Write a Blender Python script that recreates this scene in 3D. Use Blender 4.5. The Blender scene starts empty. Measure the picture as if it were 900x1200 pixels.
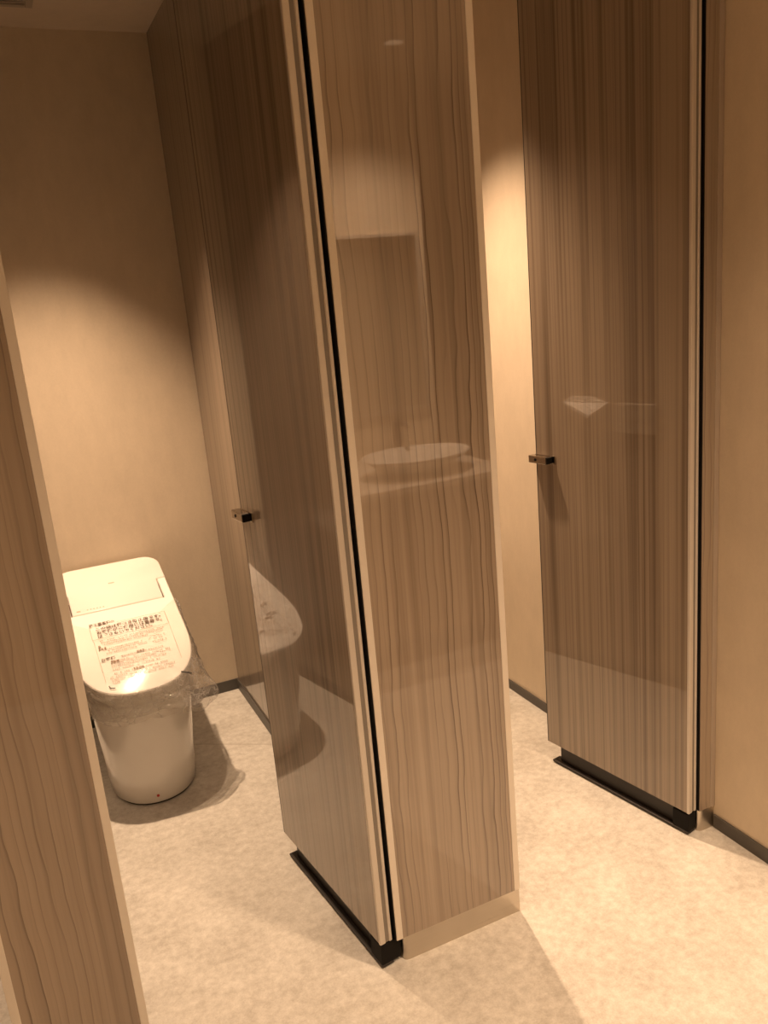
import bpy, bmesh, math, random
from mathutils import Vector, Matrix
from mathutils import noise as mnoise

S = bpy.context.scene
COL = S.collection
random.seed(4)

# ------------------------------------------------------------------ camera
PITCH, ROLL, YAW, FOC = 0.25087, -0.089575, 0.414552, 973.65
CAMP = Vector((-0.93366, -1.49979, 1.5))
fwd = Vector((math.sin(YAW) * math.cos(PITCH), math.cos(YAW) * math.cos(PITCH), -math.sin(PITCH)))
rt = Vector((math.cos(YAW), -math.sin(YAW), 0))
up = rt.cross(fwd)
c_, s_ = math.cos(ROLL), math.sin(ROLL)
r2, u2 = c_ * rt + s_ * up, -s_ * rt + c_ * up
cam_d = bpy.data.cameras.new('camera')
cam = bpy.data.objects.new('camera', cam_d)
COL.objects.link(cam)
m = Matrix((r2, u2, -fwd)).transposed().to_4x4()
m.translation = CAMP
cam.matrix_world = m
cam_d.sensor_fit = 'VERTICAL'
cam_d.sensor_height = 36.0
cam_d.lens = FOC / 1200.0 * 36.0
cam_d.clip_start = 0.02
S.camera = cam

# ------------------------------------------------------------------ world, exposure
w = bpy.data.worlds.new('World')
S.world = w
w.use_nodes = True
w.node_tree.nodes['Background'].inputs[0].default_value = (1.0, 0.62, 0.32, 1)
w.node_tree.nodes['Background'].inputs[1].default_value = 0.0
S.view_settings.view_transform = 'Standard'
S.view_settings.look = 'None'
S.view_settings.gamma = 1.0
S.view_settings.use_curve_mapping = False
S.view_settings.exposure = 0.16
try:
    S.cycles.use_denoising = True
    S.cycles.max_bounces = 10
    S.cycles.diffuse_bounces = 6
    S.cycles.glossy_bounces = 6
    S.cycles.transparent_max_bounces = 16
    S.cycles.sample_clamp_indirect = 6.0
    S.cycles.blur_glossy = 0.6
except Exception:
    pass

# the ceiling downlights: (name part, x, y, watts, cone degrees, blend)
LAMP = (1.0, 0.675, 0.435)
CEIL = 2.44
DOWNLIGHTS = [
    ('left stall', -0.76, 1.13, 220.0, 74.0, 1.0),
    ('right stall', 0.18, 0.88, 210.0, 88.0, 1.0),
    ('far left stall', -1.62, 1.12, 160.0, 74.0, 1.0),
    ('wash counter', 0.66, -1.63, 170.0, 118.0, 0.8),
    ('corridor', 0.25, -0.95, 88.0, 106.0, 1.0),
    ('entrance', -0.85, -0.95, 70.0, 106.0, 1.0),
]

# ------------------------------------------------------------------ helpers
def tag(o, label=None, cat=None, group=None, kind=None):
    if label: o['label'] = label
    if cat: o['category'] = cat
    if group: o['group'] = group
    if kind: o['kind'] = kind
    return o

def empty(name, loc, rz=0.0):
    o = bpy.data.objects.new(name, None)
    o.empty_display_size = 0.1
    o.location = loc
    o.rotation_euler = (0, 0, rz)
    COL.objects.link(o)
    return o

def obj(name, bm, mat, parent=None, off=(0, 0, 0), smooth=False):
    """link a bmesh as one object; off = world position of the parent, so that world-built shapes stay put"""
    bmesh.ops.recalc_face_normals(bm, faces=bm.faces)
    if off != (0, 0, 0):
        bmesh.ops.translate(bm, verts=bm.verts, vec=-Vector(off))
    me = bpy.data.meshes.new(name)
    bm.to_mesh(me)
    bm.free()
    for mm in (mat if isinstance(mat, (list, tuple)) else [mat]):
        me.materials.append(mm)
    if smooth:
        for p in me.polygons: p.use_smooth = True
    o = bpy.data.objects.new(name, me)
    COL.objects.link(o)
    if parent: o.parent = parent
    return o

def sharp(o, ang=35):
    """smooth shading with creases kept"""
    me = o.data
    bm = bmesh.new(); bm.from_mesh(me)
    for e in bm.edges:
        if len(e.link_faces) == 2 and e.calc_face_angle(0) > math.radians(ang): e.smooth = False
    for f in bm.faces: f.smooth = True
    bm.to_mesh(me); bm.free()
    return o

def box(x0, x1, y0, y1, z0, z1, bev=0.0, seg=2, bm=None):
    bm2 = bmesh.new()
    vs = [bm2.verts.new((x, y, z)) for x in (x0, x1) for y in (y0, y1) for z in (z0, z1)]
    for f in ((0, 1, 3, 2), (4, 6, 7, 5), (0, 4, 5, 1), (2, 3, 7, 6), (0, 2, 6, 4), (1, 5, 7, 3)):
        bm2.faces.new([vs[i] for i in f])
    bmesh.ops.recalc_face_normals(bm2, faces=bm2.faces)
    if bev > 0:
        bmesh.ops.bevel(bm2, geom=bm2.edges[:], offset=bev, segments=seg, profile=0.5, affect='EDGES')
    if bm is None: return bm2
    me = bpy.data.meshes.new('tmp'); bm2.to_mesh(me); bm2.free()
    bm.from_mesh(me); bpy.data.meshes.remove(me)
    return bm

def lathe(prof, cx, cy, n=40, bm=None, sx=1.0, sy=1.0):
    bm = bm or bmesh.new()
    rings = []
    for r, z in prof:
        if r < 1e-6:
            rings.append([bm.verts.new((cx, cy, z))])
        else:
            rings.append([bm.verts.new((cx + sx * r * math.cos(2 * math.pi * i / n), cy + sy * r * math.sin(2 * math.pi * i / n), z)) for i in range(n)])
    for a, b in zip(rings, rings[1:]):
        if len(a) == 1 and len(b) == 1: continue
        for i in range(n):
            j = (i + 1) % n
            if len(a) == 1: bm.faces.new((a[0], b[i], b[j]))
            elif len(b) == 1: bm.faces.new((a[i], b[0], a[j]))
            else: bm.faces.new((a[i], b[i], b[j], a[j]))
    return bm

def tube(pts, r, n=14, bm=None):
    bm = bm or bmesh.new()
    pts = [Vector(p) for p in pts]
    rings = []
    ref = Vector((1, 0, 0))
    for i, p in enumerate(pts):
        t = (pts[min(i + 1, len(pts) - 1)] - pts[max(i - 1, 0)]).normalized()
        if abs(t.dot(ref)) > 0.95: ref = Vector((0, 1, 0))
        a = (ref - t * ref.dot(t)).normalized(); b = t.cross(a)
        rings.append([bm.verts.new(p + r * (math.cos(2 * math.pi * k / n) * a + math.sin(2 * math.pi * k / n) * b)) for k in range(n)])
    for A, B in zip(rings, rings[1:]):
        for k in range(n):
            bm.faces.new((A[k], A[(k + 1) % n], B[(k + 1) % n], B[k]))
    bm.faces.new(rings[0]); bm.faces.new(rings[-1])
    return bm

def loft(rings, close_bottom=True, close_top=True, bm=None):
    """rings: lists of points with the same count"""
    bm = bm or bmesh.new()
    R = [[bm.verts.new(p) for p in r] for r in rings]
    n = len(R[0])
    for a, b in zip(R, R[1:]):
        for i in range(n):
            j = (i + 1) % n
            bm.faces.new((a[i], a[j], b[j], b[i]))
    if close_bottom: bm.faces.new(R[0][::-1])
    if close_top: bm.faces.new(R[-1])
    return bm

def copy_tree(o, parent=None):
    c = o.copy(); COL.objects.link(c)
    if parent is not None: c.parent = parent
    for ch in [q for q in bpy.data.objects if q.parent == o]:
        copy_tree(ch, c)
    return c

# ------------------------------------------------------------------ materials
class NT:
    def __init__(s, name):
        s.m = bpy.data.materials.new(name); s.m.use_nodes = True
        s.t = s.m.node_tree; s.n = s.t.nodes; s.l = s.t.links
        s.b = s.n['Principled BSDF']; s.out = s.n['Material Output']
    def node(s, typ, **kw):
        nd = s.n.new(typ)
        for k, v in kw.items(): setattr(nd, k, v)
        return nd
    def link(s, a, b): s.l.new(a, b)
    def math(s, op, a, b=None, c=None, clamp=False):
        nd = s.n.new('ShaderNodeMath'); nd.operation = op; nd.use_clamp = clamp
        for i, v in enumerate((a, b, c)):
            if v is None: continue
            if hasattr(v, 'is_linked'): s.link(v, nd.inputs[i])
            else: nd.inputs[i].default_value = v
        return nd.outputs[0]
    def mix(s, f, a, b, blend='MIX'):
        nd = s.n.new('ShaderNodeMix'); nd.data_type = 'RGBA'; nd.blend_type = blend
        for i, v in ((0, f), (6, a), (7, b)):
            if hasattr(v, 'is_linked'): s.link(v, nd.inputs[i])
            elif i == 0: nd.inputs[0].default_value = v
            else: nd.inputs[i].default_value = (*v, 1)
        return nd.outputs[2]
    def noise(s, vec, scale, detail=2.0, rough=0.5, dim='3D'):
        nd = s.n.new('ShaderNodeTexNoise'); nd.noise_dimensions = dim
        nd.inputs['Scale'].default_value = scale; nd.inputs['Detail'].default_value = detail
        nd.inputs['Roughness'].default_value = rough
        if vec is not None: s.link(vec, nd.inputs['Vector'])
        return nd.outputs['Fac']
    def ramp(s, f, stops):
        nd = s.n.new('ShaderNodeValToRGB')
        e = nd.color_ramp.elements
        while len(e) < len(stops): e.new(0.5)
        for el, (p, c) in zip(e, stops):
            el.position = p; el.color = (*c, 1) if len(c) == 3 else c
        s.link(f, nd.inputs[0]); return nd.outputs[0]
    def smooth(s, f, lo, hi):
        nd = s.n.new('ShaderNodeMapRange'); nd.interpolation_type = 'SMOOTHSTEP'
        s.link(f, nd.inputs[0]); nd.inputs[1].default_value = lo; nd.inputs[2].default_value = hi
        return nd.outputs[0]
    def bump(s, h, strength, dist):
        nd = s.n.new('ShaderNodeBump'); nd.inputs['Strength'].default_value = strength; nd.inputs['Distance'].default_value = dist
        s.link(h, nd.inputs['Height']); s.link(nd.outputs[0], s.b.inputs['Normal'])

def plain(name, col, rough=0.5, metal=0.0, coat=0.0, var=0.04, spec=0.5):
    t = NT(name)
    tc = t.node('ShaderNodeTexCoord')
    f = t.noise(tc.outputs['Object'], 30.0, 3.0)
    c = t.mix(f, tuple(v * (1 - var) for v in col), tuple(min(1, v * (1 + var)) for v in col))
    t.link(c, t.b.inputs['Base Color'])
    t.b.inputs['Roughness'].default_value = rough; t.b.inputs['Metallic'].default_value = metal
    t.b.inputs['Coat Weight'].default_value = coat; t.b.inputs['Coat Roughness'].default_value = 0.03
    t.b.inputs['Specular IOR Level'].default_value = spec
    return t.m

def wood(name, base, dark, light, warp=1.0, lines=9.0, line_w=0.07, line_amt=0.6, fine=0.5, stretch=0.35, seed=0.0, ufreq=7.0, ior=1.5):
    """glossy laminate with an upright wood grain; u runs across the board, z along it"""
    t = NT(name)
    tc = t.node('ShaderNodeTexCoord')
    sep = t.node('ShaderNodeSeparateXYZ'); t.link(tc.outputs['Object'], sep.inputs[0])
    u = t.math('ADD', t.math('ADD', sep.outputs[0], sep.outputs[1]), seed)
    z = sep.outputs[2]
    def vec(us, zs, off):
        nd = t.node('ShaderNodeCombineXYZ')
        t.link(t.math('MULTIPLY', u, us), nd.inputs[0]); t.link(t.math('MULTIPLY', z, zs), nd.inputs[1])
        nd.inputs[2].default_value = off + seed * 3.1
        return nd.outputs[0]
    # grain figure: upright lines that waver together and never cross
    drift = t.math('MULTIPLY', t.noise(vec(13.0, 0.16, 1.0), 1.0, 1.5, 0.5), 3.4)
    sway = t.math('MULTIPLY', t.noise(vec(3.5, 2.6, 4.0), 1.0, 2.0, 0.5), 1.6 * warp)
    shake = t.math('MULTIPLY', t.noise(vec(9.0, 9.0, 7.0), 1.0, 2.0, 0.5), 0.42 * warp)
    phase = t.math('ADD', t.math('MULTIPLY', u, lines), t.math('ADD', drift, t.math('ADD', sway, shake)))
    ph = t.math('FRACT', phase)
    wn = t.node('ShaderNodeTexWhiteNoise'); wn.noise_dimensions = '1D'
    t.link(t.math('FLOOR', phase), wn.inputs['W'])
    pick = t.math('ADD', 0.15, t.math('MULTIPLY', 0.85, t.math('POWER', wn.outputs['Value'], 0.9)))
    d = t.math('SUBTRACT', 1.0, ph)
    edge = t.math('SUBTRACT', 1.0, t.smooth(d, 0.0, line_w))
    rise = t.math('MULTIPLY', t.math('POWER', ph, 2.6), 0.42)
    fade = t.math('ADD', 0.45, t.math('MULTIPLY', 0.55, t.smooth(t.noise(vec(20.0, 1.3, 8.0), 1.0, 2.0), 0.36, 0.58)))
    fl = t.math('MULTIPLY', t.math('MULTIPLY', t.math('MAXIMUM', edge, rise), t.math('MULTIPLY', fade, pick)), line_amt)
    fines = t.noise(vec(170.0, 0.9, 2.0), 1.0, 3.0, 0.6)
    mids = t.noise(vec(55.0, 0.4, 3.0), 1.0, 2.0, 0.55)
    broad = t.noise(vec(5.0, 0.25, 5.0), 1.0, 1.0)
    c = t.mix(t.smooth(broad, 0.3, 0.7), base, light)
    c = t.mix(t.math('MULTIPLY', t.smooth(mids, 0.42, 0.72), fine), c, dark)
    c = t.mix(t.math('MULTIPLY', t.smooth(fines, 0.45, 0.8), 0.45 * fine), c, dark)
    c = t.mix(fl, c, tuple(v * k for v, k in zip(dark, (0.44, 0.36, 0.30))))
    t.link(c, t.b.inputs['Base Color'])
    t.b.inputs['Roughness'].default_value = 0.42
    t.b.inputs['Specular IOR Level'].default_value = 0.3
    t.b.inputs['Coat Weight'].default_value = 1.0
    t.b.inputs['Coat Roughness'].default_value = 0.012
    t.b.inputs['Coat IOR'].default_value = ior
    # very faint long waviness of the glossy face
    t_b = t.node('ShaderNodeBump'); t_b.inputs['Strength'].default_value = 0.009; t_b.inputs['Distance'].default_value = 0.01
    t.link(t.noise(vec(9.0, 2.0, 6.0), 1.0, 1.0), t_b.inputs['Height']); t.link(t_b.outputs[0], t.b.inputs['Coat Normal'])
    return t.m

def wall_mat(name, col):
    t = NT(name)
    tc = t.node('ShaderNodeTexCoord'); v = tc.outputs['Object']
    a = t.noise(v, 5.0, 4.0, 0.6); b = t.noise(v, 140.0, 4.0, 0.7)
    st = t.node('ShaderNodeMapping'); st.inputs['Scale'].default_value = (1, 1, 0.35); t.link(v, st.inputs[0])
    e = t.noise(st.outputs[0], 24.0, 4.0, 0.65)
    f = t.math('ADD', t.math('MULTIPLY', a, 0.4), t.math('ADD', t.math('MULTIPLY', e, 0.35), t.math('MULTIPLY', b, 0.25)))
    c = t.ramp(f, [(0.32, tuple(x * 0.90 for x in col)), (0.68, tuple(min(1, x * 1.06) for x in col))])
    t.link(c, t.b.inputs['Base Color'])
    t.b.inputs['Roughness'].default_value = 0.62; t.b.inputs['Specular IOR Level'].default_value = 0.3
    t.bump(b, 0.25, 0.0015)
    return t.m

def floor_mat():
    t = NT('floor_vinyl')
    tc = t.node('ShaderNodeTexCoord'); v = tc.outputs['Object']
    a = t.noise(v, 6.0, 3.0, 0.55); b = t.noise(v, 46.0, 5.0, 0.7); g = t.noise(v, 260.0, 3.0, 0.7)
    sk = t.noise(v, 75.0, 3.0, 0.6)
    f = t.math('ADD', t.math('MULTIPLY', a, 0.3), t.math('ADD', t.math('MULTIPLY', b, 0.5), t.math('MULTIPLY', g, 0.2)))
    c = t.ramp(f, [(0.38, (0.435, 0.41, 0.36)), (0.5, (0.56, 0.54, 0.485)), (0.62, (0.68, 0.66, 0.60))])
    c = t.mix(t.math('MULTIPLY', t.smooth(sk, 0.60, 0.72), 0.28), c, (0.40, 0.35, 0.29))
    # a thin dark line that runs past the toilet
    sep = t.node('ShaderNodeSeparateXYZ'); t.link(v, sep.inputs[0])
    x, y = sep.outputs[0], sep.outputs[1]
    dist = t.math('ABSOLUTE', t.math('ADD', t.math('MULTIPLY', t.math('ADD', x, 0.526), 0.5514), t.math('MULTIPLY', t.math('SUBTRACT', y, 1.296), 0.8343)))
    ln = t.math('SUBTRACT', 1.0, t.smooth(dist, 0.0008, 0.0028))
    inx = t.math('MULTIPLY', t.math('GREATER_THAN', x, -1.08), t.math('LESS_THAN', x, -0.27))
    c = t.mix(t.math('MULTIPLY', t.math('MULTIPLY', ln, inx), 0.5), c, (0.22, 0.18, 0.14))
    t.link(c, t.b.inputs['Base Color'])
    t.b.inputs['Roughness'].default_value = 0.5; t.b.inputs['Specular IOR Level'].default_value = 0.35
    t.bump(b, 0.12, 0.002)
    return t.m

def brushed(name, col, rough=0.28):
    t = NT(name)
    tc = t.node('ShaderNodeTexCoord')
    mp = t.node('ShaderNodeMapping'); mp.inputs['Scale'].default_value = (4, 4, 500); t.link(tc.outputs['Object'], mp.inputs[0])
    f = t.noise(mp.outputs[0], 1.0, 2.0)
    t.link(t.mix(f, tuple(v * 0.9 for v in col), col), t.b.inputs['Base Color'])
    t.link(t.math('ADD', t.math('MULTIPLY', f, 0.12), rough), t.b.inputs['Roughness'])
    t.b.inputs['Metallic'].default_value = 1.0
    return t.m

M = {}
M['wall'] = wall_mat('beige_wallpaper', (0.68, 0.585, 0.45))
M['ceiling'] = wall_mat('ceiling_paper', (0.62, 0.53, 0.42))
M['floor'] = floor_mat()
M['panel'] = wood('panel_laminate', (0.30, 0.238, 0.176), (0.155, 0.11, 0.075), (0.365, 0.292, 0.217), lines=48.0, line_w=0.28, line_amt=1.0, fine=0.45, seed=0.0, ufreq=9.0, stretch=0.16, ior=1.7)
M['panel_left'] = wood('left_panel_laminate', (0.285, 0.222, 0.162), (0.145, 0.102, 0.068), (0.35, 0.276, 0.203), lines=52.0, line_w=0.22, line_amt=1.0, fine=0.4, seed=2.7, ufreq=8.0, stretch=0.22, ior=1.6)
M['door'] = wood('door_laminate', (0.27, 0.212, 0.155), (0.15, 0.108, 0.073), (0.33, 0.262, 0.19), lines=70.0, line_w=0.3, line_amt=0.5, fine=0.85, stretch=0.12, seed=5.3, warp=0.3, ior=1.65)
M['door_right'] = wood('right_door_laminate', (0.27, 0.212, 0.155), (0.14, 0.10, 0.067), (0.33, 0.262, 0.19), lines=70.0, line_w=0.3, line_amt=0.55, fine=0.9, stretch=0.12, seed=9.1, warp=0.3, ior=1.65)
M['partition'] = wood('partition_laminate', (0.25, 0.195, 0.145), (0.15, 0.108, 0.075), (0.30, 0.238, 0.178), lines=60.0, line_w=0.3, line_amt=0.35, fine=0.7, stretch=0.12, seed=12.4, warp=0.3)
M['alu'] = plain('satin_aluminium_trim', (0.62, 0.57, 0.50), 0.42, 0.35)
M['alu_light'] = plain('pale_edge_profile', (0.70, 0.645, 0.56), 0.4, 0.15)
M['alu_dull'] = plain('dull_aluminium_trim', (0.40, 0.34, 0.275), 0.45, 0.2)
M['steel'] = brushed('brushed_steel', (0.60, 0.54, 0.46), 0.24)
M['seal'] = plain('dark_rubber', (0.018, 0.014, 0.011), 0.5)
M['groove'] = plain('grey_gasket', (0.20, 0.175, 0.145), 0.55)
M['base'] = plain('dark_grey_baseboard', (0.085, 0.078, 0.068), 0.45)
M['chrome'] = plain('smoked_chrome', (0.40, 0.355, 0.30), 0.16, 1.0)
M['black'] = plain('black_plastic', (0.008, 0.007, 0.006), 0.7, spec=0.15)
M['ceramic'] = plain('white_ceramic', (0.80, 0.78, 0.73), 0.12, 0, 0.6, 0.01)
M['plastic'] = plain('white_plastic', (0.86, 0.84, 0.79), 0.22, 0, 0.25, 0.01)
M['cover'] = plain('white_cover_plastic', (0.80, 0.76, 0.71), 0.26, 0, 0.2, 0.01)
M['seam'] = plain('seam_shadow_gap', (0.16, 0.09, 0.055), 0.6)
M['pink_print'] = plain('faded_red_print', (0.62, 0.40, 0.30), 0.6)
M['ink'] = plain('dark_ink', (0.10, 0.06, 0.035), 0.6)
M['ink_black'] = plain('black_ink', (0.010, 0.008, 0.007), 0.6)
M['ink_soft'] = plain('fine_brown_ink', (0.34, 0.23, 0.15), 0.6)
M['red'] = plain('red_dot', (0.55, 0.03, 0.02), 0.4)
M['vent'] = plain('vent_plastic', (0.40, 0.35, 0.28), 0.55)
M['vent_dark'] = plain('vent_recess', (0.05, 0.042, 0.035), 0.8)
M['counter'] = plain('pale_counter_resin', (0.68, 0.63, 0.56), 0.25)
t = NT('mirror_glass'); t.b.inputs['Base Color'].default_value = (0.86, 0.88, 0.87, 1); t.b.inputs['Metallic'].default_value = 1; t.b.inputs['Roughness'].default_value = 0.01; M['mirror'] = t.m
t = NT('lamp_lens'); t.b.inputs['Base Color'].default_value = (0.8, 0.7, 0.5, 1)
t.b.inputs['Emission Color'].default_value = (*LAMP, 1); t.b.inputs['Emission Strength'].default_value = 0.8; M['lens'] = t.m

def film_mat(name, haze, rough, crumple=False):
    t = NT(name)
    t.n.remove(t.b)
    tc = t.node('ShaderNodeTexCoord')
    tr = t.node('ShaderNodeBsdfTransparent'); tr.inputs[0].default_value = (0.975, 0.97, 0.96, 1)
    gl = t.node('ShaderNodeBsdfGlossy'); gl.inputs['Roughness'].default_value = rough
    df = t.node('ShaderNodeBsdfDiffuse'); df.inputs[0].default_value = (0.82, 0.80, 0.76, 1)
    tl = t.node('ShaderNodeBsdfTranslucent'); tl.inputs[0].default_value = (0.82, 0.80, 0.76, 1)
    m0 = t.node('ShaderNodeMixShader'); m1 = t.node('ShaderNodeMixShader'); m2 = t.node('ShaderNodeMixShader')
    m0.inputs[0].default_value = 0.5
    t.link(df.outputs[0], m0.inputs[1]); t.link(tl.outputs[0], m0.inputs[2])
    bp = t.node('ShaderNodeBump')
    if crumple:
        vo = t.node('ShaderNodeTexVoronoi'); vo.feature = 'DISTANCE_TO_EDGE'; vo.inputs['Scale'].default_value = 17.0
        nz = t.node('ShaderNodeTexNoise'); nz.inputs['Scale'].default_value = 9.0
        sc = t.node('ShaderNodeVectorMath'); sc.operation = 'SCALE'; sc.inputs['Scale'].default_value = 0.09
        wv = t.node('ShaderNodeVectorMath'); wv.operation = 'ADD'
        t.link(nz.outputs['Color'], sc.inputs[0]); t.link(tc.outputs['Object'], wv.inputs[0]); t.link(sc.outputs[0], wv.inputs[1])
        t.link(wv.outputs[0], vo.inputs['Vector'])
        dist = vo.outputs['Distance']
        t.link(dist, bp.inputs['Height']); bp.inputs['Strength'].default_value = 0.8; bp.inputs['Distance'].default_value = 0.03
        crease = t.math('SUBTRACT', 1.0, t.smooth(dist, 0.0, 0.05))
        t.link(t.math('ADD', haze, t.math('MULTIPLY', crease, 0.28)), m1.inputs[0])
    else:
        bp.inputs['Strength'].default_value = 0.35; bp.inputs['Distance'].default_value = 0.004
        t.link(t.noise(tc.outputs['Object'], 45.0, 2.0), bp.inputs['Height'])
        m1.inputs[0].default_value = haze
    t.link(bp.outputs[0], gl.inputs['Normal'])
    lw = t.node('ShaderNodeLayerWeight'); lw.inputs[0].default_value = 0.12
    fac = t.math('MINIMUM', t.math('ADD', t.math('MULTIPLY', lw.outputs['Fresnel'], 0.8), 0.07), 0.30)
    t.link(tr.outputs[0], m1.inputs[1]); t.link(m0.outputs[0], m1.inputs[2])
    t.link(fac, m2.inputs[0]); t.link(m1.outputs[0], m2.inputs[1]); t.link(gl.outputs[0], m2.inputs[2])
    t.link(m2.outputs[0], t.out.inputs['Surface'])
    return t.m
M['film'] = film_mat('clear_plastic_film', 0.02, 0.07)
M['film_hem'] = film_mat('crumpled_plastic_film', 0.24, 0.09, True)

# ------------------------------------------------------------------ the room shell
XR, YB, YW = 0.643, 1.655, -2.05          # right wall, stall back wall, wall behind the wash counter
XL, XA, YA = -2.05, 2.30, -0.95            # far left wall, alcove wall, where the alcove opens
T = 0.08
tag(obj('floor', box(XL - T, XA + T, -3.25, YB + T, -0.06, 0.0), M['floor']), kind='structure')
tag(obj('ceiling', box(XL - T, XA + T, -3.25, YB + T, CEIL, CEIL + 0.06), M['ceiling']), kind='structure')
tag(obj('wall_back', box(XL, XR, YB, YB + T, 0, CEIL), M['wall']), kind='structure')
bm = box(XR, XA + T, YA, YB + T, 0, CEIL)
tag(obj('wall_right', bm, M['wall']), kind='structure')
tag(obj('wall_alcove', box(XA, XA + T, -3.2, YA, 0, CEIL), M['wall']), kind='structure')
tag(obj('wall_front', box(XL, 0.95, YW - T, YW, 0, CEIL), M['wall']), kind='structure')
tag(obj('wall_passage', box(0.95, XA + T, -3.2, -3.2 + T, 0, CEIL), M['wall']), kind='structure')
tag(obj('wall_return', box(0.95 - T, 0.95, -3.2, YW - T, 0, CEIL), M['wall']), kind='structure')
tag(obj('wall_left', box(XL - T, XL, YW - T, YB + T, 0, CEIL), M['wall']), kind='structure')
BH = 0.046
tag(obj('baseboard_right', box(XR - 0.006, XR, 0.032, YB - 0.006, 0, 0.036, 0.0015), M['base']), kind='structure')
tag(obj('baseboard_corridor', box(XR - 0.006, XR, YA, -0.001, 0, 0.040, 0.0015), M['base']), kind='structure')
tag(obj('baseboard_back', box(XL, XR, YB - 0.006, YB, 0, BH, 0.0015), M['base']), kind='structure')

# ------------------------------------------------------------------ cubicle front panels
def front_panel(x0, x1, mat, label, left_trim=True, kick_from=None, trim='alu_light', gasket=False):
    root = empty('cubicle_front_panel', ((x0 + x1) / 2, 0.015, 0))
    off = tuple(root.location)
    tag(root, label, 'panel')
    tw, kz = 0.016, 0.066
    a = x0 + tw if left_trim else x0
    obj('panel_board', box(a, x1 - tw, 0.0, 0.03, kz, CEIL - 0.002), mat, root, off)
    if left_trim:
        tag(obj('edge_trim', box(x0, x0 + tw, -0.0015, 0.0315, kz, CEIL - 0.002, 0.001), M['alu_light'], root, off), 'pale aluminium edge strip')
    tag(obj('edge_trim', box(x1 - tw, x1, -0.0015, 0.0315, kz, CEIL - 0.002, 0.001), M[trim], root, off), 'pale aluminium edge strip')
    if gasket:  # black strip stands in for the shade deep in the hinge gap
        tag(obj('hinge_gap_shade', box(x0 - 0.0024, x0 - 0.0002, 0.001, 0.029, 0.068, CEIL - 0.003), M['black'], root, off), 'added black strip for the shade in the hinge gap')
    # kick plate with a rounded left end
    k0 = kick_from if kick_from is not None else x0
    y0, y1, r = 0.0015, 0.0285, 0.013
    pts = []
    for i in range(9):
        th = math.pi / 2 + math.pi * i / 8
        pts.append((k0 + r + r * math.cos(th), (y0 + y1) / 2 + r * math.sin(th)))
    pts += [(x1 - 0.001, y0 + .0005), (x1 - 0.001, y1 - .0005)]
    k = obj('kickplate', loft([[(x, y, z) for x, y in pts] for z in (0.0, kz)]), M['steel'], root, off)
    sharp(k, 50); tag(k, 'brushed steel kick plate')
    return root

front_panel(-0.338, 0.0, M['panel'], 'tall glossy wood-grain panel between the two open cubicle doors', kick_from=-0.322, gasket=True)
front_panel(-1.131, -0.894, M['panel_left'], 'wood-grain panel at the left edge of the photo in front of the toilet', kick_from=-1.129)
front_panel(0.588, 0.642, M['panel'], 'narrow wood-grain jamb panel against the right wall', left_trim=False, trim='alu_dull', gasket=True)

# ------------------------------------------------------------------ partitions between the cubicles
def partition(x0, x1, label):
    root = empty('cubicle_partition', ((x0 + x1) / 2, 0.85, 0)); off = tuple(root.location)
    tag(root, label, 'partition')
    obj('partition_board', box(x0, x1, 0.0325, YB - 0.0065, 0.0, CEIL - 0.002), M['partition'], root, off)
    for a, b in ((x0 - 0.005, x0 - 0.0002), (x1 + 0.0002, x1 + 0.005)):
        tag(obj('skirting', box(a, b, 0.0325, YB - 0.0065, 0.0, BH, 0.001), M['base'], root, off), 'dark grey skirting strip')
    return root
partition(-0.267, -0.229, 'wood-grain cubicle partition to the right of the toilet behind the left open door')
partition(-1.131, -1.093, 'wood-grain cubicle partition at left of the toilet hidden by the left edge panel')

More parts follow.
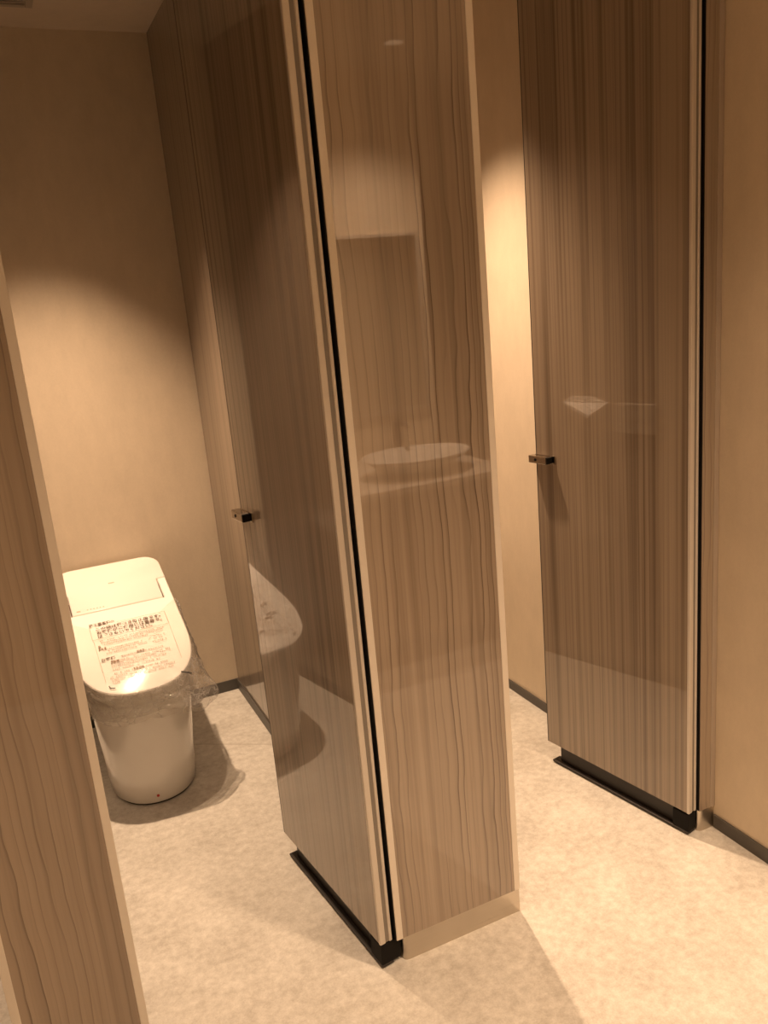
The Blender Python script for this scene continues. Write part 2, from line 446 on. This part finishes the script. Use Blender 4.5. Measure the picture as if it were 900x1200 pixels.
# ------------------------------------------------------------------ doors
def cubicle_door(hx, hy, ang, mat, label, piv=0.054):
    root = empty('cubicle_door', (hx, hy, 0), ang)
    tag(root, label, 'door', 'open cubicle doors')
    W, TH, z0, z1 = 0.528, 0.0315, 0.070, 2.40
    obj('door_leaf', box(0, TH, 0.006, W - 0.003, z0, z1), mat, root)
    # hinge side profile: two pale ribs with a grey gasket in the groove
    bm = box(-0.0008, 0.0145, -0.002, 0.0065, z0 - 0.002, z1, 0.0025)
    box(0.0235, TH + 0.0005, -0.002, 0.0065, z0 - 0.002, z1, 0.0025, 2, bm)
    e = obj('hinge_side_profile', bm, M['alu'], root); tag(e, 'pale aluminium edge profile')
    tag(obj('gasket', box(0.0140, 0.0240, 0.000, 0.0062, z0 - 0.001, z1, 0.001), M['groove'], e), 'grey gasket strip')
    tag(obj('closing_edge_trim', box(-0.0004, TH + 0.0004, W - 0.003, W, z0, z1, 0.0008), M['seal'], root), 'thin dark closing gasket')
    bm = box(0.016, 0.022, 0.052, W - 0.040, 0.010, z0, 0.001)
    box(0.000, 0.0325, 0.001, W - 0.018, 0.004, 0.0105, 0.002, 2, bm)  # flat dark lip added to draw the shaded floor band under the door
    tag(obj('bottom_seal_shade_lip', bm, M['seal'], root), 'black rubber sweep with an added lip for the floor shade')
    # floor pivot
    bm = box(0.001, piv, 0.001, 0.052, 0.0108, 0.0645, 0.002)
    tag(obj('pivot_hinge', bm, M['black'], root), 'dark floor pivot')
    # latch: base plate, smoked block with an indicator hole, black end
    zc = 1.005
    plate = obj('latch', box(-0.003, 0.0, W - 0.078, W + 0.002, zc - 0.012, zc + 0.012, 0.0008), M['chrome'], root)
    tag(plate, 'small smoked chrome latch')
    blk = box(-0.024, -0.0028, W - 0.062, W + 0.008, zc - 0.011, zc + 0.011, 0.0015)
    b = obj('latch_block', blk, M['chrome'], plate)
    obj('end_cap', box(-0.0235, -0.0035, W - 0.0685, W - 0.0618, zc - 0.0095, zc + 0.0095, 0.001), M['black'], plate)
    bm = lathe([(0, 0.0), (0.0042, 0.0), (0.0042, 0.0016), (0, 0.0016)], 0, 0, 18)
    bmesh.ops.rotate(bm, verts=bm.verts, matrix=Matrix.Rotation(-math.pi / 2, 3, 'Y'))
    bmesh.ops.translate(bm, verts=bm.verts, vec=(-0.0236, W - 0.020, zc))
    obj('indicator', bm, M['black'], plate)
    return root
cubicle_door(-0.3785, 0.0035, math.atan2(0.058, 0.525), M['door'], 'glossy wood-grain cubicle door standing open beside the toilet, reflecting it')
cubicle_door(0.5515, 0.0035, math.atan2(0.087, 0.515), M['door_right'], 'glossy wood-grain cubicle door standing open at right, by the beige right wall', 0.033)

# ------------------------------------------------------------------ toilet
CX = -0.70
def ztop(y): return 0.423 + 0.31 * (y - 0.95)

def d_outline(hw, yf, yb, n=28, p=2.3, ylen=None):
    """D-shaped plan: superellipse nose towards -y, straight sides, flat back; counter-clockwise from the right rear"""
    ylen = ylen or hw * 1.25
    ym = yf + ylen
    pts = []
    for i in range(n + 1):
        th = math.pi * i / n
        cx, sy = math.cos(th), math.sin(th)
        x = math.copysign(abs(cx) ** (2 / p), cx) * hw
        y = ym - (abs(sy) ** (2 / p)) * ylen
        pts.append((x, y))
    return [(hw, yb)] + pts + [(-hw, yb)]

def inset(pts, d):
    n = len(pts); out = []
    for i in range(n):
        a, b, c = Vector(pts[i - 1]), Vector(pts[i]), Vector(pts[(i + 1) % n])
        e1 = (b - a); e2 = (c - b)
        if e1.length < 1e-9 or e2.length < 1e-9: out.append(tuple(b)); continue
        e1.normalize(); e2.normalize()
        n1 = Vector((-e1.y, e1.x)); n2 = Vector((-e2.y, e2.x))
        nn = (n1 + n2)
        if nn.length < 1e-6: out.append(tuple(b)); continue
        nn.normalize(); k = d / max(0.35, nn.dot(n1))
        out.append(tuple(b + nn * k))
    return out

def slab(pts, prof, sgn):
    """closed slab that follows the lid slope; prof = (inset, dz below the top surface)"""
    rings = []
    for d, dz in prof:
        q = inset(pts, d * sgn)
        rings.append([(CX + x, y, ztop(y) + dz) for x, y in q])
    return loft(rings)

def area(p): return sum(p[i - 1][0] * p[i][1] - p[i][0] * p[i - 1][1] for i in range(len(p)))

LID_HW, SEAM_Y, REAR_Y, ARM_Y = 0.186, 1.367, 1.640, 1.484
def make_toilet():
    root = empty('toilet', (CX, 1.35, 0)); off = tuple(root.location)
    # ceramic body
    secs = [(0.000, 0.137, 0.985), (0.004, 0.140, 0.982), (0.06, 0.143, 0.978), (0.14, 0.148, 0.972), (0.22, 0.153, 0.965), (0.30, 0.159, 0.958), (0.345, 0.164, 0.953), (0.362, 0.164, 0.953), (0.370, 0.158, 0.960)]
    rings = [[(CX + x, y, z + (0.012 if i == 0 else 0)) for x, y in d_outline(hw, yf, 1.642, 36, 2.15, 0.19)] for i, (z, hw, yf) in enumerate(secs)]
    rings = [[(x, y, z) for x, y, z in r] for r in rings]
    rings[0] = [(x, y, 0.007) for x, y, z in rings[0]]
    rings[1] = [(x, y, 0.011) for x, y, z in rings[1]]
    b = obj('bowl_body', loft(rings), M['ceramic'], root, off); sharp(b, 40)
    q = d_outline(0.134, 0.989, 1.64, 36, 2.15, 0.19)
    tag(obj('floor_joint', loft([[(CX + x, y, z) for x, y in q] for z in (0.0, 0.0075)]), M['seal'], root, off), 'dark joint at the floor')
    # red sticker dot and its little tab on the foot of the bowl, laid on the curved face
    def on_face(x, z):
        hw, yf = 0.1425, 0.979
        r = max(0.0, 1 - abs(x / hw) ** 2.15) ** (1 / 2.15)
        return (CX + x, yf + 0.19 - 0.19 * r - 0.0012, z)
    bm = bmesh.new()
    ctr = (-0.014, 0.034)
    vs = [bm.verts.new(on_face(ctr[0] + 0.0045 * math.cos(a * math.pi / 8), ctr[1] + 0.0045 * math.sin(a * math.pi / 8))) for a in range(16)]
    bm.faces.new(vs)
    g = bmesh.ops.extrude_face_region(bm, geom=bm.faces[:]); bmesh.ops.translate(bm, verts=[v for v in g['geom'] if isinstance(v, bmesh.types.BMVert)], vec=(0, -0.0012, 0))
    tag(obj('sticker', bm, M['red'], root, off), 'small red dot')
    # seat under the lid
    sp = d_outline(LID_HW - 0.012, 0.955, 1.36, 40, 2.5, 0.24)
    sg = 1 if area(sp) > 0 else -1
    st = obj('seat', slab(sp, [(0.012, -0.066), (0.002, -0.062), (0.0, -0.050), (0.002, -0.036), (0.012, -0.033)], sg), M['plastic'], root, off); sharp(st, 40)
    # lid with its two rear arms
    nose = d_outline(LID_HW, 0.932, ARM_Y, 56, 2.55, 0.27)
    arm = 0.030
    pts = nose + [(-LID_HW + arm, ARM_Y), (-LID_HW + arm, SEAM_Y), (LID_HW - arm, SEAM_Y), (LID_HW - arm, ARM_Y)]
    sg = 1 if area(pts) > 0 else -1
    ld = obj('lid', slab(pts, [(0.007, -0.031), (0.002, -0.029), (0.0, -0.024), (0.0, -0.007), (0.0012, -0.0025), (0.004, 0.0)], sg), M['plastic'], root, off); sharp(ld, 40)
    # rear cover, its seam just under it
    g = 0.0034
    rr = 0.062
    cov = [(LID_HW - arm - g, SEAM_Y + g), (LID_HW - arm - g, ARM_Y + g), (LID_HW, ARM_Y + g)]
    cov = cov + [(LID_HW - rr + rr * math.cos(a * math.pi / 16), REAR_Y - rr + rr * math.sin(a * math.pi / 16)) for a in range(0, 9)]
    cov = cov + [(-x, y) for x, y in cov[::-1]]
    sg = 1 if area(cov) > 0 else -1
    cv = obj('rear_cover', slab(cov, [(0.006, -0.05), (0.0, -0.045), (0.0, -0.006), (0.001, -0.002), (0.0035, 0.0)], sg), M['cover'], root, off); sharp(cv, 40)
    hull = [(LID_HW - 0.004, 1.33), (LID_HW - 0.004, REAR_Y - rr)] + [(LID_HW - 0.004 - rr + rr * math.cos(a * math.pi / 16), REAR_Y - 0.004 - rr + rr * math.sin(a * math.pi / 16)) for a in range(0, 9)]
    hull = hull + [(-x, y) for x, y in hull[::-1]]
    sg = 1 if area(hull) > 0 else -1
    obj('seam_shade_bed', slab(hull, [(0.0, -0.036), (0.0, -0.0315)], sg), M['seam'], root, off)  # dark layer paints the shade inside the seam gap
    hb = slab(hull, [(0.022, -0.15), (0.006, -0.12), (0.003, -0.05), (0.004, -0.0362)], sg)
    # tank body runs from the rear deck down behind the bowl
    tk = obj('rear_housing', hb, M['plastic'], root, off); sharp(tk, 40)
    # faint printed marks on the rear cover
    def mark(x0, x1, y0, y1, bm):
        return box(x0, x1, y0, y1, 0, 0.0005, 0, 1, bm)
    bm = bmesh.new()
    for i in range(6): mark(CX - 0.103 + i * 0.0105, CX - 0.103 + i * 0.0105 + 0.0045, 1.3835, 1.3875, bm)
    for v in bm.verts: v.co.z += ztop(v.co.y) + 0.0002
    obj('control_marks', bm, M['pink_print'], cv, off)
    bm = bmesh.new()
    mark(CX - 0.137, CX - 0.124, 1.383, 1.389, bm)
    for v in bm.verts: v.co.z += ztop(v.co.y) + 0.0002
    obj('sensor_mark', bm, M['pink_print'], cv, off)
    bm = bmesh.new()
    for i in range(4): mark(CX - 0.010 + i * 0.0052, CX - 0.010 + i * 0.0052 + 0.0042, 1.510, 1.516, bm)
    for v in bm.verts: v.co.z += ztop(v.co.y) + 0.0002
    obj('cover_mark', bm, M['pink_print'], cv, off)
    return root
toilet = make_toilet()
tag(toilet, 'white lidded toilet with sloping rear cover under the printed plastic bag', 'toilet')

# ------------------------------------------------------------------ plastic bag over the lid, with its printed notice
def make_bag():
    root = empty('plastic_bag', (CX, 1.12, 0.45)); off = tuple(root.location)
    nose = [p for p in d_outline(LID_HW + 0.0012, 0.9308, 1.345, 120, 2.55, 0.2712)]
    # resample by arc length
    P = [Vector(p) for p in nose]
    L = [0.0]
    for a, b in zip(P, P[1:]): L.append(L[-1] + (b - a).length)
    N = 200
    def at(s):
        for i in range(len(P) - 1):
            if L[i + 1] >= s: break
        f = (s - L[i]) / max(1e-9, L[i + 1] - L[i]); f = min(1, max(0, f))
        return P[i].lerp(P[i + 1], f)
    rim = [at(L[-1] * k / N) for k in range(N + 1)]
    bm = bmesh.new()
    # flat top sheet: rings shrinking towards a spine point
    cen = Vector((0.0, 1.18))
    prev = None
    top = []
    fr = [1.0, 0.993, 0.95, 0.9, 0.82, 0.72, 0.6, 0.46, 0.3, 0.14]
    for f in fr:
        row = []
        for p in rim:
            q = cen + (p - cen) * f
            h = 0.0016 + 0.0022 * max(0.0, mnoise.noise(Vector((q.x * 22 + q.y * 5, q.y * 60, 1.7)))) * (1.0 if f < 0.99 else 0.0)
            row.append(bm.verts.new((CX + q.x, q.y, ztop(q.y) + h)))
        top.append(row)
    for a, b in zip(top, top[1:]):
        for i in range(N): bm.faces.new((a[i], a[i + 1], b[i + 1], b[i]))
    last = top[-1]
    cv = bm.verts.new((CX + cen.x, cen.y, ztop(cen.y) + 0.0018))
    for i in range(N): bm.faces.new((last[i], last[i + 1], cv))
    # close the fan towards the seam
    for a, b in zip(top, top[1:]):
        pass
    # crumpled skirt, two layers of film
    for lay_ in (0, 1):
        rows = 16
        prevrow = top[0]
        for k in range(1, rows + 1):
            f = k / rows
            row = []
            for i, p in enumerate(rim):
                t_ = i / N                      # 0 right rear ... 0.5 front ... 1 left rear
                a = Vector(rim[max(0, i - 1)]); b = Vector(rim[min(N, i + 1)])
                d = (b - a).normalized(); nrm = Vector((-d.y, d.x))
                if nrm.dot(p - cen) < 0: nrm = -nrm
                # how deep the hem hangs and how far it flares round the rim
                rf = math.exp(-((t_ - 0.33) / 0.10) ** 2)           # right-hand front corner: wide flare
                lf = math.exp(-((t_ - 0.70) / 0.16) ** 2)
                rear = max(0.0, 1 - t_ / 0.20) if t_ < 0.20 else max(0.0, 1 - (1 - t_) / 0.15) if t_ > 0.85 else 0.0
                drop = (0.075 + 0.060 * rf + 0.050 * lf) * (1 - 0.75 * rear) + 0.012 * mnoise.noise(Vector((t_ * 26, 3.3 + lay_, 0)))
                flare = 0.006 + 0.052 * rf + 0.004 * lf
                w1 = mnoise.noise(Vector((t_ * 15, f * 1.8, 5.0 + lay_))) * 0.020 * f
                w2 = abs(mnoise.noise(Vector((t_ * 30 + f * 3, f * 3, 9.0 + lay_)))) * 0.011 * min(1, f * 2)
                o_ = flare * (f ** 0.8) + w1 * (0.5 + rf) + w2 - 0.016 * lf * f
                z = ztop(p.y) + 0.0016 - drop * f * (1 - 0.12 * lay_)
                q = p + nrm * max(o_ - 0.35 * lay_ * flare - 0.0008 * lay_, 0.0008)
                row.append(bm.verts.new((CX + q.x, q.y, z)))
            for i in range(N): bm.faces.new((prevrow[i], prevrow[i + 1], row[i + 1], row[i])).material_index = 1
            prevrow = row
    sheet = obj('film', bm, [M['film'], M['film_hem']], root, off, smooth=True)
    # ------- printing on the bag
    dg = None
    def text(body, x, y, size, width=None, bold=0.0):
        cu = bpy.data.curves.new('t', 'FONT'); cu.body = body; cu.size = size; cu.offset = bold; cu.resolution_u = 2
        ob = bpy.data.objects.new('t', cu); COL.objects.link(ob)
        bpy.context.view_layer.update()
        me = bpy.data.meshes.new_from_object(ob.evaluated_get(bpy.context.evaluated_depsgraph_get()))
        bpy.data.objects.remove(ob); bpy.data.curves.remove(cu)
        xs = [v.co.x for v in me.vertices]
        k = 1.0
        if width and xs: k = width / (max(xs) - min(xs))
        x_min = min(xs) if xs else 0
        for v in me.vertices:
            v.co = Vector((x + (v.co.x - x_min) * k, y + v.co.y, 0))
        return me
    def add(bm, me):
        bm.from_mesh(me); bpy.data.meshes.remove(me)
    def lay(bm, h=0.0046):
        for v in bm.verts: v.co.z += ztop(v.co.y) + h
        return bm
    for body, x, y, sz, wd in (('施工業者様へ', -0.811, 1.2845, 0.0150, 0.083), ('この袋は傷つき防止用です。', -0.793, 1.2585, 0.0165, 0.212),
                               ('お客様がご使用には重要で。', -0.793, 1.2390, 0.0165, 0.212), ('はずさないでください。', -0.792, 1.2195, 0.0165, 0.175),
                               ('お客様', -0.802, 1.1000, 0.0165, 0.044)):
        bm = bmesh.new()
        add(bm, text(body, x, y, sz, wd, 0.0004))
        obj('notice_lettering', lay(bm), M['ink'], root, off)
    # box and rules round the notice
    bm = bmesh.new()
    def rule(xa, ya, xb, yb, wd=0.0012):
        a, b = Vector((xa, ya)), Vector((xb, yb)); d = (b - a).normalized(); nn = Vector((-d.y, d.x)) * wd / 2
        vs = [bm.verts.new((*q, 0)) for q in (a - nn, b - nn, b + nn, a + nn)]
        bm.faces.new(vs)
    bx0, bx1, by0, by1 = -0.811, -0.564, 1.2125, 1.2810
    for s in ((bx0, by0, bx1, by0), (bx1, by0, bx1, by1), (bx1, by1, bx0 + 0.088, by1), (bx0, by1, bx0, by0), (bx0, by1, bx0 + 0.01, by1)): rule(*s)
    for s in ((bx0 + .002, by0, bx0 + 0.006, 1.000), (bx1, by0, bx1 - 0.003, 1.03)): rule(*s, 0.0007)
    obj('notice_frame', lay(bm), M['ink_soft'], root, off)
    # fine print too small to read
    rnd = random.Random(11)
    bm = bmesh.new()
    def fine(x0, x1, y, h=0.0062, gap=0.5, skip=0.12):
        x = x0
        while x < x1:
            wdt = h * rnd.uniform(0.45, 0.8)
            if rnd.random() > skip:
                for _ in range(3):
                    if rnd.random() < 0.6: rule(x, y + rnd.uniform(0, h), x + wdt, y + rnd.uniform(0, h), h * 0.16)
                    else:
                        xx = x + rnd.uniform(0, wdt); rule(xx, y, xx, y + h, h * 0.16)
            x += h * 0.95
    for a, b, y in ((-0.790, -0.588, 1.197), (-0.788, -0.588, 1.187), (-0.786, -0.640, 1.176), (-0.786, -0.665, 1.153), (-0.780, -0.655, 1.142), (-0.780, -0.690, 1.131),
                    (-0.628, -0.590, 1.163), (-0.628, -0.600, 1.150), (-0.640, -0.590, 1.137), (-0.742, -0.600, 1.103), (-0.776, -0.590, 1.087), (-0.776, -0.590, 1.077), (-0.776, -0.610, 1.064),
                    (-0.776, -0.630, 1.049), (-0.774, -0.600, 1.030), (-0.790, -0.595, 1.016), (-0.786, -0.60, 1.003), (-0.786, -0.765, 0.990)):
        fine(a, b, y)
    for a, b, y in ((-0.799, -0.792, 1.170), (-0.800, -0.780, 1.157), (-0.690, -0.668, 1.106), (-0.716, -0.690, 1.030), (-0.774, -0.752, 1.084)):
        for _ in range(3): fine(a, b, y, 0.009, 0.5, 0)
    for s in ((-0.640, 1.170, -0.590, 1.182), (-0.645, 1.150, -0.632, 1.168), (-0.632, 1.130, -0.59, 1.135)): rule(*s, 0.0009)
    obj('fine_print', lay(bm, 0.0045), M['ink_soft'], root, off)
    # black register marks on the hanging film
    bm = bmesh.new()
    tube([(-0.584, 0.968, 0.4325), (-0.556, 0.949, 0.4265)], 0.0021, 8, bm)
    obj('register_mark', bm, M['ink_black'], root, off)
    bm = bmesh.new()
    tube([(-0.799, 0.982, 0.4385), (-0.797, 0.972, 0.4355), (-0.789, 0.968, 0.4345), (-0.783, 0.967, 0.434)], 0.0014, 8, bm)
    obj('register_mark', bm, M['ink_black'], root, off)
    return root
bag = make_bag()
tag(bag, 'clear crumpled plastic bag with Japanese printing, pulled over the toilet lid', 'bag')

# a second toilet in the right cubicle: the photo shows it only mirrored low in the right door
t2 = copy_tree(toilet)
t2.location = (CX + 0.894, 1.35, 0)
t2['label'] = 'white toilet in the right cubicle, seen only mirrored in the right door'

# ------------------------------------------------------------------ shelves and remote on the partitions (seen mirrored in the doors)
def corner_shelf(x, y0, y1, z, depth, label):
    root = empty('paper_shelf', (x, (y0 + y1) / 2, z)); off = tuple(root.location)
    tag(root, label, 'shelf')
    tip = (x + depth, y0 + 0.012, z - 0.030)
    bm = bmesh.new()
    lo = [(x, y0, z), tip, (x, y1, z)]
    loft([[(a, b, c - 0.012) for a, b, c in lo], lo], bm=bm)
    obj('shelf_plate', bm, M['plastic'], root, off)
    obj('back_lip', loft([[(x, y, c), (x + 0.006, y, c), (x + 0.006, y2, c), (x, y2, c)] for (y, y2, c) in ((y0 + .004, y1 - .004, z + .0002), (y0 + .07, y1 - .05, z + .022))]), M['plastic'], root, off)
    obj('bracket', box(x, x + 0.012, y0 + 0.02, y1 - 0.02, z - 0.045, z - 0.0165, 0.002), M['chrome'], root, off)
    return root
corner_shelf(-0.2288, 0.70, 0.90, 1.062, 0.115, 'white shelf on the partition, mirrored as a pale wedge in the right door')
rm = empty('toilet_remote', (-0.2288, 0.58, 1.01)); off = tuple(rm.location)
tag(rm, 'pale wall remote beside the white shelf, mirrored in the right door', 'remote control')
obj('remote_body', box(-0.2288, -0.207, 0.50, 0.66, 0.955, 1.063, 0.004), M['vent'], rm, off)
for i in range(3):
    obj('button', box(-0.2068, -0.2045, 0.525 + i * 0.045, 0.550 + i * 0.045, 1.00, 1.02, 0.001), M['vent'], rm, off)

# ------------------------------------------------------------------ ceiling vent
v = empty('ceiling_vent', (-0.76, 1.318, CEIL)); off = tuple(v.location)
tag(v, 'square ceiling vent above the toilet at the top left corner', 'vent')
x0, x1, y0, y1, zb = -0.88, -0.64, 1.20, 1.436, CEIL - 0.012
bm = box(x0, x0 + 0.022, y0, y1, zb, CEIL - 0.0005, 0.002)
box(x1 - 0.022, x1, y0, y1, zb, CEIL - 0.0005, 0.002, 2, bm)
box(x0 + 0.022, x1 - 0.022, y0, y0 + 0.022, zb, CEIL - 0.0005, 0.002, 2, bm)
box(x0 + 0.022, x1 - 0.022, y1 - 0.022, y1, zb, CEIL - 0.0005, 0.002, 2, bm)
obj('frame', bm, M['vent'], v, off)
bm = bmesh.new()
for i in range(9):
    a = y0 + 0.03 + i * 0.0205
    box(x0 + 0.022, x1 - 0.022, a, a + 0.012, zb + 0.002, zb + 0.006, 0, 1, bm)
obj('slats', bm, M['vent'], v, off)
obj('recess', box(x0 + 0.02, x1 - 0.02, y0 + 0.02, y1 - 0.02, CEIL - 0.004, CEIL - 0.0008), M['vent_dark'], v, off)

# ------------------------------------------------------------------ wash counter behind the camera (seen mirrored in the middle panel)
ct = empty('wash_counter', (0.55, -1.75, 0)); off = tuple(ct.location)
tag(ct, 'pale wash counter on wood base mirrored in the middle panel', 'counter')
obj('counter_top', box(0.10, 0.938, YW + 0.002, -1.38, 0.745, 0.775, 0.004), M['counter'], ct, off)
obj('counter_front', box(0.12, 0.938, YW + 0.002, -1.42, 0.12, 0.744), M['partition'], ct, off)
obj('plinth', box(0.14, 0.938, YW + 0.002, -1.47, 0.0, 0.1195), M['base'], ct, off)
ws = lathe([(0.0, 0.776), (0.115, 0.776), (0.16, 0.80), (0.225, 0.845), (0.245, 0.858), (0.240, 0.860), (0.220, 0.848), (0.15, 0.805), (0.08, 0.794), (0, 0.792)], 0.60, -1.60, 56, None, 1.0, 0.74)
sk = obj('wash_basin', ws, M['ceramic']); sharp(sk, 45)
tag(sk, 'white oval basin mirrored as a pale ellipse in the middle panel', 'basin')
fa = empty('faucet', (0.66, -1.90, 0.7755)); off = tuple(fa.location)
tag(fa, 'chrome faucet behind the oval basin, mirrored as two bright dots', 'faucet')
obj('faucet_body', lathe([(0, 0.7755), (0.026, 0.7755), (0.026, 0.782), (0.018, 0.785), (0.018, 0.955), (0.014, 0.962), (0, 0.964)], 0.66, -1.90, 28), M['chrome'], fa, off, True)
obj('spout', tube([(0.66, -1.90, 0.945), (0.655, -1.83, 0.955), (0.645, -1.765, 0.950), (0.642, -1.752, 0.930)], 0.011), M['chrome'], fa, off, True)
obj('lever', box(0.653, 0.667, -1.945, -1.885, 0.9645, 0.975, 0.003), M['chrome'], fa, off)
mi = empty('wall_mirror', (0.55, YW, 1.0)); off = tuple(mi.location)
tag(mi, 'wide wall mirror above the wash counter, mirrored dark in the middle panel', 'mirror')
obj('mirror_glass', box(0.12, 0.90, YW + 0.003, YW + 0.012, 0.99, 1.765), M['mirror'], mi, off)
bm = box(0.105, 0.12, YW + 0.001, YW + 0.016, 0.975, 1.78)
box(0.90, 0.915, YW + 0.001, YW + 0.016, 0.975, 1.78, 0, 1, bm)
box(0.12, 0.90, YW + 0.001, YW + 0.016, 0.975, 0.99, 0, 1, bm); box(0.12, 0.90, YW + 0.001, YW + 0.016, 1.765, 1.78, 0, 1, bm)
obj('mirror_frame', bm, M['alu'], mi, off)

# ------------------------------------------------------------------ downlights
for nm, x, y, wt, cone, bl in DOWNLIGHTS:
    r = empty('downlight', (x, y, CEIL)); off = tuple(r.location)
    tag(r, 'round recessed ceiling downlight over the %s' % nm, 'downlight', 'ceiling downlights')
    obj('trim_ring', lathe([(0.036, CEIL - 0.0005), (0.036, CEIL - 0.004), (0.044, CEIL - 0.006), (0.050, CEIL - 0.004), (0.050, CEIL - 0.0005)], x, y, 36), M['cover'], r, off, True)
    obj('lens', lathe([(0, CEIL - 0.0006), (0.0355, CEIL - 0.0006), (0.0355, CEIL - 0.0025), (0, CEIL - 0.003)], x, y, 36), M['lens'], r, off)
    ld = bpy.data.lights.new('downlight_lamp', 'SPOT')
    ld.energy = wt; ld.color = LAMP; ld.spot_size = math.radians(cone); ld.spot_blend = bl; ld.shadow_soft_size = 0.022 if 'stall' in nm else 0.06
    lo = bpy.data.objects.new('downlight_lamp', ld); COL.objects.link(lo)
    lo.location = (0, 0, -0.028); lo.parent = r
